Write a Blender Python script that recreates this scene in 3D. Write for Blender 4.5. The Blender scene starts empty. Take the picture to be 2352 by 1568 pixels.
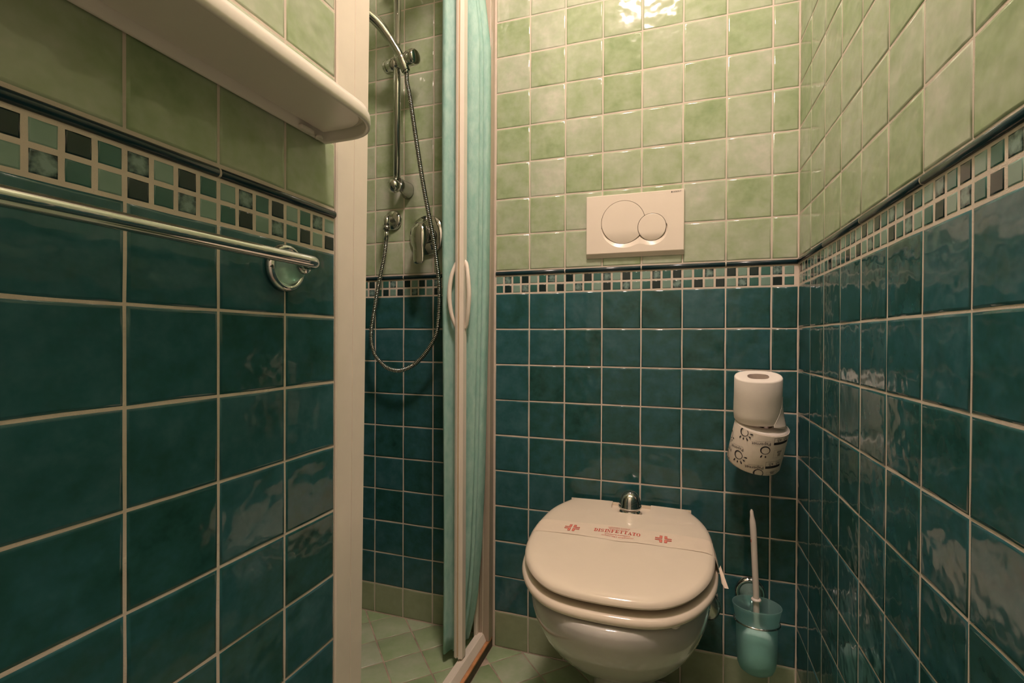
import bpy, bmesh, math, random
from mathutils import Vector, Matrix
from mathutils.bvhtree import BVHTree
random.seed(7)
PI = math.pi
S = bpy.context.scene
COL = S.collection

# ------------------------------------------------------------------ camera, world, light, exposure
R_ = Vector((0.94745114, 0.31987569, 0.0039837)); U_ = Vector((-0.00542765, 0.00362272, 0.99997871)); W_ = Vector((-0.31985445, 0.94745259, -0.00516853))
cam = bpy.data.cameras.new('camera'); camo = bpy.data.objects.new('camera', cam); COL.objects.link(camo)
cam.sensor_width = 36.0; cam.lens = 1118.27 * 36.0 / 2352.0; cam.clip_start = 0.01
m = Matrix((R_, U_, -W_)).transposed().to_4x4(); m.translation = Vector((0.38653, -1.29458, 0.87285)); camo.matrix_world = m
S.camera = camo
world = bpy.data.worlds.new('world'); S.world = world; world.use_nodes = True
world.node_tree.nodes['Background'].inputs[0].default_value = (0.9, 0.75, 0.55, 1); world.node_tree.nodes['Background'].inputs[1].default_value = 0.05
S.view_settings.view_transform = 'Standard'; S.view_settings.look = 'None'; S.view_settings.gamma = 1.0
S.view_settings.use_curve_mapping = False
S.view_settings.exposure = 0.0
LAMP_STRENGTH = 140.0
LAMP_COLOR = (1.0, 0.76, 0.68)
LAMP_POS = (0.275, -0.80, 2.27)
CEIL = 2.39

# ------------------------------------------------------------------ materials
def newmat(name):
    mt = bpy.data.materials.new(name); mt.use_nodes = True
    return mt, mt.node_tree, mt.node_tree.nodes['Principled BSDF']
def N(nt, t, **kw):
    n = nt.nodes.new(t)
    for k, v in kw.items(): setattr(n, k, v)
    return n
def ramp(nt, fac, stops):
    r = N(nt, 'ShaderNodeValToRGB')
    el = r.color_ramp.elements
    while len(el) > 1: el.remove(el[-1])
    el[0].position = stops[0][0]; el[0].color = (*stops[0][1], 1)
    for p, c in stops[1:]:
        e = el.new(p); e.color = (*c, 1)
    nt.links.new(fac, r.inputs[0]); return r.outputs[0]
def rndvec(nt):
    """object coordinates shifted by a random vector of each object"""
    tc = N(nt, 'ShaderNodeTexCoord'); oi = N(nt, 'ShaderNodeObjectInfo')
    mul = N(nt, 'ShaderNodeMath', operation='MULTIPLY'); mul.inputs[1].default_value = 61.7
    nt.links.new(oi.outputs['Random'], mul.inputs[0])
    cx = N(nt, 'ShaderNodeCombineXYZ'); nt.links.new(mul.outputs[0], cx.inputs[0]); nt.links.new(mul.outputs[0], cx.inputs[1]); nt.links.new(mul.outputs[0], cx.inputs[2])
    add = N(nt, 'ShaderNodeVectorMath', operation='ADD'); nt.links.new(tc.outputs['Object'], add.inputs[0]); nt.links.new(cx.outputs[0], add.inputs[1])
    return add.outputs[0], oi.outputs['Random']
def noise(nt, vec, scale, detail=2.0, rough=0.5):
    n = N(nt, 'ShaderNodeTexNoise'); n.inputs['Scale'].default_value = scale; n.inputs['Detail'].default_value = detail; n.inputs['Roughness'].default_value = rough
    if vec is not None: nt.links.new(vec, n.inputs['Vector'])
    return n.outputs['Fac']
def math2(nt, op, a, b):
    n = N(nt, 'ShaderNodeMath', operation=op)
    for i, v in enumerate((a, b)):
        if isinstance(v, (int, float)): n.inputs[i].default_value = v
        else: nt.links.new(v, n.inputs[i])
    return n.outputs[0]
def glaze(name, stops, rand_w=0.38, cloud_w=0.52, rough=0.09, cloud_scale=15.0, wave=0.0016, wavescale=34.0):
    mt, nt, b = newmat(name)
    vec, rnd = rndvec(nt)
    c1 = noise(nt, vec, cloud_scale, 3.0, 0.6)
    c2 = noise(nt, vec, cloud_scale * 6, 2.0, 0.6)
    f = math2(nt, 'ADD', math2(nt, 'MULTIPLY', math2(nt, 'SUBTRACT', rnd, 0.5), rand_w), math2(nt, 'MULTIPLY', math2(nt, 'SUBTRACT', c1, 0.5), cloud_w * 2))
    f = math2(nt, 'ADD', f, math2(nt, 'MULTIPLY', math2(nt, 'SUBTRACT', c2, 0.5), 0.25))
    f = math2(nt, 'ADD', f, 0.5)
    nt.links.new(ramp(nt, f, stops), b.inputs['Base Color'])
    b.inputs['Roughness'].default_value = rough
    w1 = noise(nt, vec, wavescale, 1.0, 0.4); w2 = noise(nt, vec, 70.0, 1.0, 0.5)
    h = math2(nt, 'ADD', w1, math2(nt, 'MULTIPLY', w2, 0.10))
    bp = N(nt, 'ShaderNodeBump'); bp.inputs['Strength'].default_value = 1.0; bp.inputs['Distance'].default_value = wave
    nt.links.new(h, bp.inputs['Height']); nt.links.new(bp.outputs[0], b.inputs['Normal'])
    return mt
def plain(name, col, rough=0.4, metal=0.0, spec=0.5, bump=None, var=0.0, coat=0.0):
    mt, nt, b = newmat(name)
    b.inputs['Roughness'].default_value = rough; b.inputs['Metallic'].default_value = metal
    b.inputs['Specular IOR Level'].default_value = spec; b.inputs['Coat Weight'].default_value = coat
    tc = N(nt, 'ShaderNodeTexCoord')
    nz = noise(nt, tc.outputs['Object'], 30.0, 3.0)
    lo = tuple(c * (1 - var) for c in col); hi = tuple(min(1, c * (1 + var)) for c in col)
    nt.links.new(ramp(nt, nz, [(0.3, lo), (0.7, hi)]), b.inputs['Base Color'])
    if bump:
        bp = N(nt, 'ShaderNodeBump'); bp.inputs['Strength'].default_value = 1.0; bp.inputs['Distance'].default_value = bump[1]
        nt.links.new(noise(nt, tc.outputs['Object'], bump[0], 3.0), bp.inputs['Height']); nt.links.new(bp.outputs[0], b.inputs['Normal'])
    return mt
M = {}
M['green'] = glaze('green_glaze', [(0.0, (.20, .30, .13)), (0.35, (.325, .405, .240)), (0.65, (.42, .475, .345)), (1.0, (.57, .56, .49))])
M['base'] = glaze('base_glaze', [(0.0, (.21, .26, .15)), (0.5, (.285, .33, .205)), (1.0, (.37, .41, .28))], wave=0.0005, rough=0.2)
M['blue'] = glaze('blue_glaze', [(0.0, (.010, .050, .040)), (0.3, (.020, .083, .076)), (0.6, (.027, .105, .116)), (1.0, (.050, .140, .160))], rand_w=0.40, cloud_w=0.62, cloud_scale=24.0)
M['floor_tile'] = glaze('floor_glaze', [(0.0, (.21, .33, .15)), (0.4, (.32, .42, .24)), (0.75, (.42, .48, .34)), (1.0, (.50, .53, .46))], rough=0.35, wave=0.0003)
M['L'] = glaze('mosaic_sage', [(0.0, (.15, .26, .21)), (1.0, (.25, .37, .31))], wave=0.0002)
M['T'] = glaze('mosaic_teal', [(0.0, (.028, .100, .085)), (1.0, (.055, .165, .140))], wave=0.0002)
M['D'] = glaze('mosaic_dark', [(0.0, (.007, .016, .016)), (1.0, (.016, .040, .040))], wave=0.0002)
M['liner'] = glaze('liner_glaze', [(0.0, (.003, .016, .022)), (1.0, (.008, .034, .045))], rough=0.15, wave=0.0003)
def mottled():
    mt, nt, b = newmat('mosaic_mottled')
    vec, rnd = rndvec(nt); tc = N(nt, 'ShaderNodeTexCoord')
    ln = N(nt, 'ShaderNodeVectorMath', operation='LENGTH'); nt.links.new(tc.outputs['Object'], ln.inputs[0])
    f = math2(nt, 'ADD', math2(nt, 'MULTIPLY', ln.outputs['Value'], 62.0), math2(nt, 'MULTIPLY', math2(nt, 'SUBTRACT', noise(nt, vec, 160.0, 3.0), 0.5), 1.5))
    nt.links.new(ramp(nt, f, [(0.15, (.20, .30, .27)), (0.55, (.09, .15, .14)), (0.85, (.012, .03, .03))]), b.inputs['Base Color'])
    b.inputs['Roughness'].default_value = 0.12
    return mt
M['M'] = mottled()
M['grout'] = plain('grout', (.64, .56, .47), 0.9, spec=0.2, bump=(900, 0.0004), var=0.06)
M['floor_grout'] = plain('floor_grout', (.38, .31, .24), 0.9, spec=0.2, bump=(700, 0.0004), var=0.35)
M['terracotta'] = plain('terracotta', (.45, .21, .09), 0.8, bump=(300, 0.0006), var=0.4)
M['dark_joint'] = plain('dark_joint', (.10, .075, .05), 0.8, bump=(200, 0.0005), var=0.3)
M['paint'] = plain('paint', (.74, .70, .62), 0.8, bump=(60, 0.0004), var=0.02)
M['ceramic'] = plain('ceramic', (.53, .51, .46), 0.06, coat=0.3, var=0.01)
M['seat'] = plain('seat_plastic', (.80, .70, .56), 0.10, var=0.01)
M['plate'] = plain('plate_plastic', (.82, .73, .62), 0.22, var=0.01)
M['frame'] = plain('frame_plastic', (.80, .72, .62), 0.32, var=0.02)
M['frame_grey'] = plain('frame_grey_plastic', (.46, .39, .31), 0.35, var=0.03)
M['frame_yellow'] = plain('frame_yellow_plastic', (.60, .47, .28), 0.4, var=0.03)
M['shelf'] = plain('shelf_plastic', (.80, .74, .66), 0.25, var=0.01)
M['chrome'] = plain('chrome', (.62, .62, .61), 0.045, metal=1.0)
M['chrome_dark'] = plain('chrome_brushed', (.50, .50, .48), 0.22, metal=1.0)
M['hose_dark'] = plain('hose_groove', (.05, .045, .035), 0.5)
M['black'] = plain('arm_shade_black', (.015, .013, .011), 0.6)  # roll holder arm: the shade between the rolls put into its colour
M['gap'] = plain('gap_shade_brown', (.06, .04, .025), 0.7)
M['paper'] = plain('tissue', (.82, .76, .68), 0.95, spec=0.1, bump=(900, 0.00022), var=0.03)
M['card'] = plain('cardboard', (.30, .24, .19), 0.9, spec=0.1, bump=(120, 0.0004), var=0.12)
M['wrap'] = plain('wrap_paper', (.78, .70, .60), 0.8, spec=0.2, bump=(60, 0.0004), var=0.03)
M['ink'] = plain('black_ink', (.02, .02, .022), 0.7)
M['greyink'] = plain('grey_ink', (.30, .27, .24), 0.8)
M['red'] = plain('red_ink', (.55, .05, .03), 0.7)
M['pink'] = plain('pink_ink', (.72, .26, .19), 0.7)
M['band'] = plain('band_paper', (.73, .625, .495), 0.75, spec=0.2, bump=(80, 0.0003), var=0.02)
M['greylogo'] = plain('logo_grey', (.12, .11, .10), 0.6)
M['brush'] = plain('brush_plastic', (.78, .70, .62), 0.3, var=0.01)
M['bristle'] = plain('bristle', (.93, .90, .83), 0.8, bump=(500, 0.001), var=0.05)
def fabric():
    mt, nt, b = newmat('curtain_cloth')
    tc = N(nt, 'ShaderNodeTexCoord')
    mp = N(nt, 'ShaderNodeMapping'); mp.inputs['Scale'].default_value = (1, 1, 0.45); nt.links.new(tc.outputs['Object'], mp.inputs['Vector'])
    nz = noise(nt, mp.outputs[0], 70.0, 4.0, 0.6)
    nt.links.new(ramp(nt, nz, [(0.3, (.34, .62, .54)), (0.7, (.52, .77, .68))]), b.inputs['Base Color'])
    b.inputs['Roughness'].default_value = 0.6
    bp = N(nt, 'ShaderNodeBump'); bp.inputs['Strength'].default_value = 0.9; bp.inputs['Distance'].default_value = 0.0022
    nt.links.new(nz, bp.inputs['Height']); nt.links.new(bp.outputs[0], b.inputs['Normal'])
    tr = N(nt, 'ShaderNodeBsdfTranslucent'); tr.inputs[0].default_value = (.16, .56, .50, 1)
    mx = N(nt, 'ShaderNodeMixShader'); mx.inputs[0].default_value = 0.28
    nt.links.new(b.outputs[0], mx.inputs[1]); nt.links.new(tr.outputs[0], mx.inputs[2])
    nt.links.new(mx.outputs[0], nt.nodes['Material Output'].inputs[0])
    return mt
M['cloth'] = fabric()
def frosted(name, col, trans=0.9, rough=0.42, clear=0.0):
    mt, nt, b = newmat(name)
    tc = N(nt, 'ShaderNodeTexCoord')
    nz = noise(nt, tc.outputs['Object'], 300.0, 2.0)
    lo = tuple(c * 0.94 for c in col)
    nt.links.new(ramp(nt, nz, [(0.3, lo), (0.7, col)]), b.inputs['Base Color'])
    b.inputs['Roughness'].default_value = rough; b.inputs['Transmission Weight'].default_value = trans; b.inputs['IOR'].default_value = 1.18
    if clear:
        tp = N(nt, 'ShaderNodeBsdfTransparent'); tp.inputs[0].default_value = (.74, .96, .94, 1)
        mx = N(nt, 'ShaderNodeMixShader'); mx.inputs[0].default_value = clear
        nt.links.new(b.outputs[0], mx.inputs[1]); nt.links.new(tp.outputs[0], mx.inputs[2]); nt.links.new(mx.outputs[0], nt.nodes['Material Output'].inputs[0])
    return mt
M['frost'] = frosted('frosted_teal_glass', (.66, .95, .94), 0.78, 0.34, 0.48)
M['frost2'] = frosted('frosted_clear_glass', (.55, .78, .72), 0.75, 0.3)
mt, nt, b = newmat('opal_lamp'); b.inputs['Base Color'].default_value = (.9, .85, .75, 1)
b.inputs['Emission Color'].default_value = (*LAMP_COLOR, 1); b.inputs['Emission Strength'].default_value = LAMP_STRENGTH; M['lamp'] = mt

# ------------------------------------------------------------------ mesh builders
class MB:
    def __init__(s): s.v = []; s.f = []; s.sm = []
    def add(s, vs, fs, smooth=True):
        o = len(s.v); s.v += [tuple(v) for v in vs]
        for f in fs: s.f.append(tuple(i + o for i in f)); s.sm.append(smooth)
        return s
    def bm(s, bm, smooth=True, mat=None):
        bm.verts.index_update()
        return s.add([(mat @ v.co) if mat else v.co.copy() for v in bm.verts], [[v.index for v in f.verts] for f in bm.faces], smooth)
    def box(s, lo, hi, bev=0.0, seg=2, smooth=True, mat=None):
        b = bmesh.new(); bmesh.ops.create_cube(b, size=1.0)
        c = [(a + d) / 2 for a, d in zip(lo, hi)]; sz = [abs(d - a) for a, d in zip(lo, hi)]
        for v in b.verts: v.co = Vector([c[i] + v.co[i] * sz[i] for i in range(3)])
        if bev > 0: bmesh.ops.bevel(b, geom=list(b.edges), offset=bev, segments=seg, profile=0.6, affect='EDGES', clamp_overlap=True)
        s.bm(b, smooth and bev > 0, mat); b.free(); return s
    def loft(s, rings, cap0=True, cap1=True, smooth=True, closed=True):
        n = len(rings[0]); vs = [p for r in rings for p in r]; fs = []
        for i in range(len(rings) - 1):
            for j in range(n if closed else n - 1):
                k = (j + 1) % n
                fs.append((i * n + j, i * n + k, (i + 1) * n + k, (i + 1) * n + j))
        s.add(vs, fs, smooth)
        if cap0: s.add(rings[0], [tuple(reversed(range(n)))], False)
        if cap1: s.add(rings[-1], [tuple(range(n))], False)
        return s
    def lathe(s, prof, origin=(0, 0, 0), axis=(0, 0, 1), n=32, smooth=True, sx=1.0, sy=1.0, cap=True):
        q = Vector((0, 0, 1)).rotation_difference(Vector(axis).normalized())
        o = Vector(origin); rings = []
        for r, h in prof:
            rings.append([o + q @ Vector((r * sx * math.cos(2 * PI * i / n), r * sy * math.sin(2 * PI * i / n), h)) for i in range(n)])
        return s.loft(rings, cap and prof[0][0] > 1e-6, cap and prof[-1][0] > 1e-6, smooth)
    def tube(s, pts, rad, n=12, cap=True, up=None):
        pts = [Vector(p) for p in pts]; L = len(pts)
        rad = [rad] * L if isinstance(rad, (int, float)) else rad
        t = [(pts[min(i + 1, L - 1)] - pts[max(i - 1, 0)]).normalized() for i in range(L)]
        u = t[0].orthogonal().normalized() if up is None else Vector(up)
        rings = []
        for i in range(L):
            if i: u = (t[i - 1].rotation_difference(t[i])) @ u
            u = (u - t[i] * u.dot(t[i])).normalized(); w = t[i].cross(u)
            rings.append([pts[i] + rad[i] * (math.cos(2 * PI * k / n) * u + math.sin(2 * PI * k / n) * w) for k in range(n)])
        return s.loft(rings, cap, cap)
    def mesh(s, name, mat):
        me = bpy.data.meshes.new(name); me.from_pydata(s.v, [], s.f); me.materials.append(mat)
        me.polygons.foreach_set('use_smooth', s.sm); me.validate(); me.update()
        bm = bmesh.new(); bm.from_mesh(me); bmesh.ops.remove_doubles(bm, verts=bm.verts, dist=1e-6)
        bmesh.ops.recalc_face_normals(bm, faces=bm.faces); bm.to_mesh(me); bm.free()
        return me
    def build(s, name, mat, parent=None, label=None):
        o = bpy.data.objects.new(name, s.mesh(name, mat)); COL.objects.link(o)
        if parent: o.parent = parent
        if label: o['label'] = label
        return o
def catmull(pts, k=8):
    P = [Vector(p) for p in pts]; P = [2 * P[0] - P[1]] + P + [2 * P[-1] - P[-2]]; out = []
    for i in range(1, len(P) - 2):
        for j in range(k):
            t = j / k; a, b_, c, d = P[i - 1], P[i], P[i + 1], P[i + 2]
            out.append(0.5 * ((2 * b_) + (c - a) * t + (2 * a - 5 * b_ + 4 * c - d) * t * t + (3 * b_ - a - 3 * c + d) * t ** 3))
    out.append(P[-2]); return out
def interp(x, tab):
    tab = sorted(tab)
    if x <= tab[0][0]: return tab[0][1]
    for (a, b_), (c, d) in zip(tab, tab[1:]):
        if x <= c: return b_ + (d - b_) * (x - a) / (c - a)
    return tab[-1][1]
def tag(o, label, cat, group=None):
    o['label'] = label; o['category'] = cat
    if group: o['group'] = group
    return o
def thing(name, label, cat, loc=(0, 0, 0), group=None):
    o = bpy.data.objects.new(name, None); o.empty_display_size = 0.02; COL.objects.link(o); o.location = loc
    return tag(o, label, cat, group)
class Part:
    """build a child whose mesh is given in world coordinates under an Empty that only translates"""
    def __init__(s, root): s.r = root
    def __call__(s, mb, name, mat, label=None, parent=None):
        base = s.r.location
        par = parent or s.r
        mb.v = [tuple(Vector(v) - base) for v in mb.v]
        return mb.build(name, mat, par, label)
def struct(name, mb, mat):
    o = mb.build(name, mat); o['kind'] = 'structure'; return o
def text_mesh(body, size, width=None):
    """flat polygons of a word, centred at the origin, x to the right, y up"""
    cu = bpy.data.curves.new('t', 'FONT'); cu.body = body; cu.size = size; cu.align_x = 'CENTER'; cu.align_y = 'CENTER'; cu.resolution_u = 2
    ob = bpy.data.objects.new('t', cu); COL.objects.link(ob)
    dg = bpy.context.evaluated_depsgraph_get(); dg.update()
    me = ob.evaluated_get(dg).to_mesh()
    vs = [v.co.copy() for v in me.vertices]; fs = [tuple(p.vertices) for p in me.polygons]
    ob.evaluated_get(dg).to_mesh_clear(); bpy.data.objects.remove(ob); bpy.data.curves.remove(cu)
    if width and vs:
        x0 = min(v.x for v in vs); x1 = max(v.x for v in vs); k = width / (x1 - x0)
        for v in vs: v.x = (v.x - (x0 + x1) / 2) * k
    return vs, fs

# ------------------------------------------------------------------ tiles
FR = {'back': (Vector((1, 0, 0)), Vector((0, 0, 1)), Vector((0, -1, 0))),
      'left': (Vector((0, 1, 0)), Vector((0, 0, 1)), Vector((1, 0, 0))),
      'right': (Vector((0, -1, 0)), Vector((0, 0, 1)), Vector((-1, 0, 0)))}
XR, XL = 0.6574, -0.1104
ORG = {'back': Vector((0, 0, 0)), 'left': Vector((XL, 0, 0)), 'right': Vector((XR, 0, 0)), 'niche': Vector((-0.75, 0, 0))}
FR['niche'] = FR['left']
tile_cache = {}
def pillow(poly, h, inset=(0.0010, 0.0038), hh=(0.40, 1.0)):
    """raised tile body on a convex outline; returns MB in local coordinates, z outward"""
    n = len(poly)
    def off(d):
        out = []
        for i in range(n):
            p0, p1, p2 = Vector(poly[i - 1]), Vector(poly[i]), Vector(poly[(i + 1) % n])
            a = (p1 - p0).normalized(); b_ = (p2 - p1).normalized()
            na = Vector((-a.y, a.x)); nb = Vector((-b_.y, b_.x))
            k = (na + nb); k = k / max(0.25, k.dot(na)) if k.length > 1e-6 else na
            out.append(p1 + k * d)
        return out
    mb = MB()
    rings = [[(p[0], p[1], -0.001) for p in poly], [(p[0], p[1], h * hh[0]) for p in off(inset[0])], [(p[0], p[1], h * hh[1]) for p in off(inset[1])]]
    mb.loft(rings, cap0=False, cap1=False)
    mb.add(rings[-1], [tuple(range(n))], True)
    return mb
def tile_mesh(w, h, kind, mat, var, height, jit):
    key = (round(w, 4), round(h, 4), kind, var, mat.name)
    if key not in tile_cache:
        rng = random.Random(hash(key[:2]) % 999 + var * 13)
        a, b_ = w / 2, h / 2; j = lambda: rng.uniform(-jit, jit)
        base = [(-a, -b_), (0, -b_), (a, -b_), (a, 0), (a, b_), (0, b_), (-a, b_), (-a, 0)]
        poly = []
        for i, (x, y) in enumerate(base):
            k = 0.35 if i % 2 == 0 else 1.0
            poly.append((x + j() * k, y + j() * k))
        mb = pillow(poly, height) if min(w, h) > 0.04 else pillow(poly, height, (0.0007, 0.0020))
        me = bpy.data.meshes.new(kind); me.from_pydata(mb.v, [], mb.f); me.materials.append(mat)
        me.polygons.foreach_set('use_smooth', mb.sm)
        tile_cache[key] = me
    return tile_cache[key]
def place_tile(wall, par, name, mat, u0, u1, v0, v1, gap=0.0020, height=0.0009, jit=0.0007, tilt=0.24):
    w, h = u1 - u0 - gap, v1 - v0 - gap
    if w < 0.004 or h < 0.004: return
    me = tile_mesh(w, h, name, mat, random.randrange(5), height, jit if min(w, h) > 0.04 else jit * 0.4)
    o = bpy.data.objects.new(name, me); COL.objects.link(o); o.parent = par
    X, Y, Z = FR[wall]; tl = tilt * 1.3
    R = Matrix((X, Y, Z)).transposed()
    R = R @ Matrix.Rotation(math.radians(max(-tl, min(tl, random.gauss(0, tilt)))), 3, 'X') @ Matrix.Rotation(math.radians(max(-tl, min(tl, random.gauss(0, tilt)))), 3, 'Y')
    mw = R.to_4x4(); mw.translation = ORG[wall] + X * (u0 + u1) / 2 + Y * (v0 + v1) / 2
    o.matrix_world = mw
    return o
ROW1, ROW2 = 'LMTDLTMLDLDTMLDT', 'TDLMTDLDLMTLDTML'
def liner_mesh(L, mat='liner'):
    key = (mat, round(L, 4))
    if key not in tile_cache:
        mb = MB(); n = 7; prof = [(-0.0001, -0.0056)] + [(0.0050 * math.sin(PI * i / n) ** 0.8, -0.0056 * math.cos(PI * i / n)) for i in range(1, n)] + [(-0.0001, 0.0056)]
        rings = [[(x, p[1] * s, p[0] * s) for p in prof] for x, s in ((-L / 2, 0.82), (-L / 2 + 0.001, 1), (L / 2 - 0.001, 1), (L / 2, 0.82))] if mat == 'liner' else [[(x, p[1] * 0.93, p[0] * 0.86) for p in prof] for x in (-L / 2, L / 2)]
        mb.loft(rings)
        tile_cache[key] = mb.mesh('liner_tile', M[mat])
    return tile_cache[key]
def tile_wall(wall, par, cols, blue0, pitch, zbase, green0, liner_j, ph, top=CEIL, rev=False):
    """cols: list of vertical joints in wall coordinates; blue0: top of the blue field; ph: mosaic phase coordinate"""
    zs = [blue0 - pitch * k for k in range(10)]
    for u0, u1 in zip(cols, cols[1:]):
        for a, b_ in zip(zs, zs[1:]): place_tile(wall, par, 'blue_tile', M['blue'], u0, u1, b_, a)
        place_tile(wall, par, 'base_tile', M['base'], u0, u1, zbase, zs[-1], tilt=0.15)
        z = green0
        while z < top - 0.01:
            place_tile(wall, par, 'green_tile', M['green'], u0, u1, z, min(top, z + 0.1)); z += 0.1
    u_lo, u_hi = cols[0], cols[-1]
    k0 = math.ceil((u_lo - ph) / 0.025 - 0.4); u = ph + k0 * 0.025
    mz = [blue0 + 0.0005, blue0 + 0.0255, blue0 + 0.0505]
    if u - u_lo > 0.008:
        for r in (0, 1): place_tile(wall, par, 'mosaic_tile', M['DT'[r]], u_lo, u, mz[1 - r], mz[2 - r], gap=0.0040, height=0.0006, jit=0.0006, tilt=0.5)
    while u < u_hi - 0.006:
        i = round((u - ph) / 0.025); i = (-i - 1) if rev else i
        for r, pat in enumerate((ROW1, ROW2)):
            c = pat[i % 16]
            place_tile(wall, par, 'mosaic_tile', M[c], u, min(u + 0.025, u_hi), mz[1 - r], mz[2 - r], gap=0.0040, height=0.0006, jit=0.0006, tilt=0.5)
        u += 0.025
    js = [u_lo] + [j for j in liner_j if u_lo + 0.01 < j < u_hi - 0.01] + [u_hi]
    X, Y, Z = FR[wall]
    for a, b_ in zip(js, js[1:]):
        o = bpy.data.objects.new('liner_tile', liner_mesh(b_ - a - 0.0022)); COL.objects.link(o); o.parent = par
        mw = Matrix((X, Y, Z)).transposed().to_4x4(); mw.translation = ORG[wall] + X * (a + b_) / 2 + Y * ((mz[2] + green0) / 2 - 0.0005)
        o.matrix_world = mw
        if b_ < u_hi - 0.001:
            o = bpy.data.objects.new('grout_joint', liner_mesh(0.003, 'grout')); COL.objects.link(o); o.parent = par
            mw = mw.copy(); mw.translation = ORG[wall] + X * b_ + Y * ((mz[2] + green0) / 2 - 0.0005); o.matrix_world = mw

# ------------------------------------------------------------------ the room
FLZ = 0.024                                                       # shower floor height
wb = struct('wall_back', MB().box((-0.75, 0, 0), (XR + 0.1, 0.1, CEIL)), M['grout'])
wr = struct('wall_right', MB().box((XR, -1.75, 0), (XR + 0.1, 0, CEIL)), M['grout'])
wl = struct('wall_left', MB().box((XL - 0.10, -1.75, 0), (XL, -0.6745, CEIL)), M['grout'])
wn = struct('wall_niche', MB().box((-0.85, -0.77, 0), (-0.75, 0.1, CEIL)), M['grout'])
struct('wall_niche_front', MB().box((-0.75, -0.77, 0), (XL - 0.1, -0.672, CEIL)), M['paint'])
struct('wall_front', MB().box((XL - 0.1, -1.85, 0), (XR + 0.1, -1.75, CEIL)), M['paint'])
struct('ceiling', MB().box((-0.85, -1.85, CEIL), (XR + 0.1, 0.1, CEIL + 0.08)), M['paint'])
fl = struct('floor', MB().box((-0.106, -1.75, -0.08), (XR, 0, -0.0005)), M['floor_grout'])
sf = struct('floor_shower', MB().box((-0.75, -0.672, -0.08), (-0.106, 0, FLZ - 0.0005)), M['floor_grout'])

tile_wall('back', wb, [-0.1 + 0.1 * i for i in range(8)] + [XR - 0.001], 1.0, 0.1, 0.0, 1.0645, [0.1, 0.3, 0.5], -0.1)
tile_wall('back', wb, [-0.75, -0.6975] + [-0.5975 + 0.1 * i for i in range(5)] + [-0.137], 1.0, 0.0985, FLZ, 1.066, [-0.5975, -0.3975], -0.5975)
tile_wall('right', wr, [0.002, 0.1057] + [0.2057 + 0.1 * i for i in range(14)], 1.002, 0.1004, 0.0, 1.0666, [0.2057, 0.4057, 0.6057, 0.8057, 1.0057, 1.2057], 0.6057)
tile_wall('left', wl, [-1.574 + 0.1 * i for i in range(10)], 1.003, 0.0985, 0.0, 1.0698, [-1.474, -1.274, -1.074, -0.874], -0.874)
tile_wall('niche', wn, [-0.67 + 0.1 * i for i in range(7)] + [-0.002], 1.0, 0.0985, FLZ, 1.066, [-0.47, -0.27], -0.67)

def clip(poly, x0, x1, y0, y1):
    for ax, val, sgn in ((0, x0, 1), (0, x1, -1), (1, y0, 1), (1, y1, -1)):
        out = []
        for i in range(len(poly)):
            p, q = poly[i - 1], poly[i]; dp = sgn * (p[ax] - val); dq = sgn * (q[ax] - val)
            if (dp < 0) != (dq < 0):
                t = dp / (dp - dq); out.append((p[0] + (q[0] - p[0]) * t, p[1] + (q[1] - p[1]) * t))
            if dq >= 0: out.append(q)
        poly = out
        if not poly: return []
    return poly
def floor_tiles(par, x0, x1, y0, y1, z, ou, ov, avoid=None):
    r2 = math.sqrt(0.5); g = 0.0035
    for i in range(-30, 30):
        for j in range(-30, 30):
            u0, v0 = ou + 0.1 * i + g / 2, ov + 0.1 * j + g / 2; u1, v1 = u0 + 0.1 - g, v0 + 0.1 - g
            poly = [((u + v) * r2, (v - u) * r2) for u, v in ((u0, v0), (u1, v0), (u1, v1), (u0, v1))]
            poly = clip(poly, x0, x1, y0, y1)
            if len(poly) < 3: continue
            area = abs(sum(poly[k - 1][0] * poly[k][1] - poly[k][0] * poly[k - 1][1] for k in range(len(poly)))) / 2
            if area < 0.0003: continue
            c = Vector((sum(p[0] for p in poly) / len(poly), sum(p[1] for p in poly) / len(poly)))
            pl = [(p[0] - c.x, p[1] - c.y) for p in poly]
            pl = [p for k, p in enumerate(pl) if (Vector(p) - Vector(pl[k - 1])).length > 0.002]
            if len(pl) < 3: continue
            if sum(pl[k - 1][0] * pl[k][1] - pl[k][0] * pl[k - 1][1] for k in range(len(pl))) < 0: pl.reverse()
            mb = pillow(pl, 0.0012, inset=(0.0005, 0.0018))
            o = mb.build('floor_tile', M['floor_tile'], par); o.location = (c.x, c.y, z)
floor_tiles(fl, -0.103, XR - 0.002, -1.2, -0.003, 0.0, 0.094, -0.0145)
floor_tiles(sf, -0.748, -0.140, -0.668, -0.003, FLZ, -0.2006, -0.3758)

# ------------------------------------------------------------------ ceiling light (above the frame)
lt = thing('ceiling_light', 'round opal glass ceiling lamp above the toilet', 'lamp', (LAMP_POS[0], LAMP_POS[1], CEIL - 0.003))
P = Part(lt)
P(MB().lathe([(0.0, 0), (0.13, 0), (0.135, -0.02), (0.125, -0.03), (0.0, -0.03)], (LAMP_POS[0], LAMP_POS[1], CEIL - 0.003), (0, 0, 1), 32), 'lamp_base', M['frame'])
P(MB().lathe([(0.118 * math.cos(a), -0.034 - 0.085 * math.sin(a)) for a in [PI / 2 * i / 8 for i in range(9)]], (LAMP_POS[0], LAMP_POS[1], CEIL - 0.003), (0, 0, 1), 32), 'lamp_shade', M['lamp'])

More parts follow.
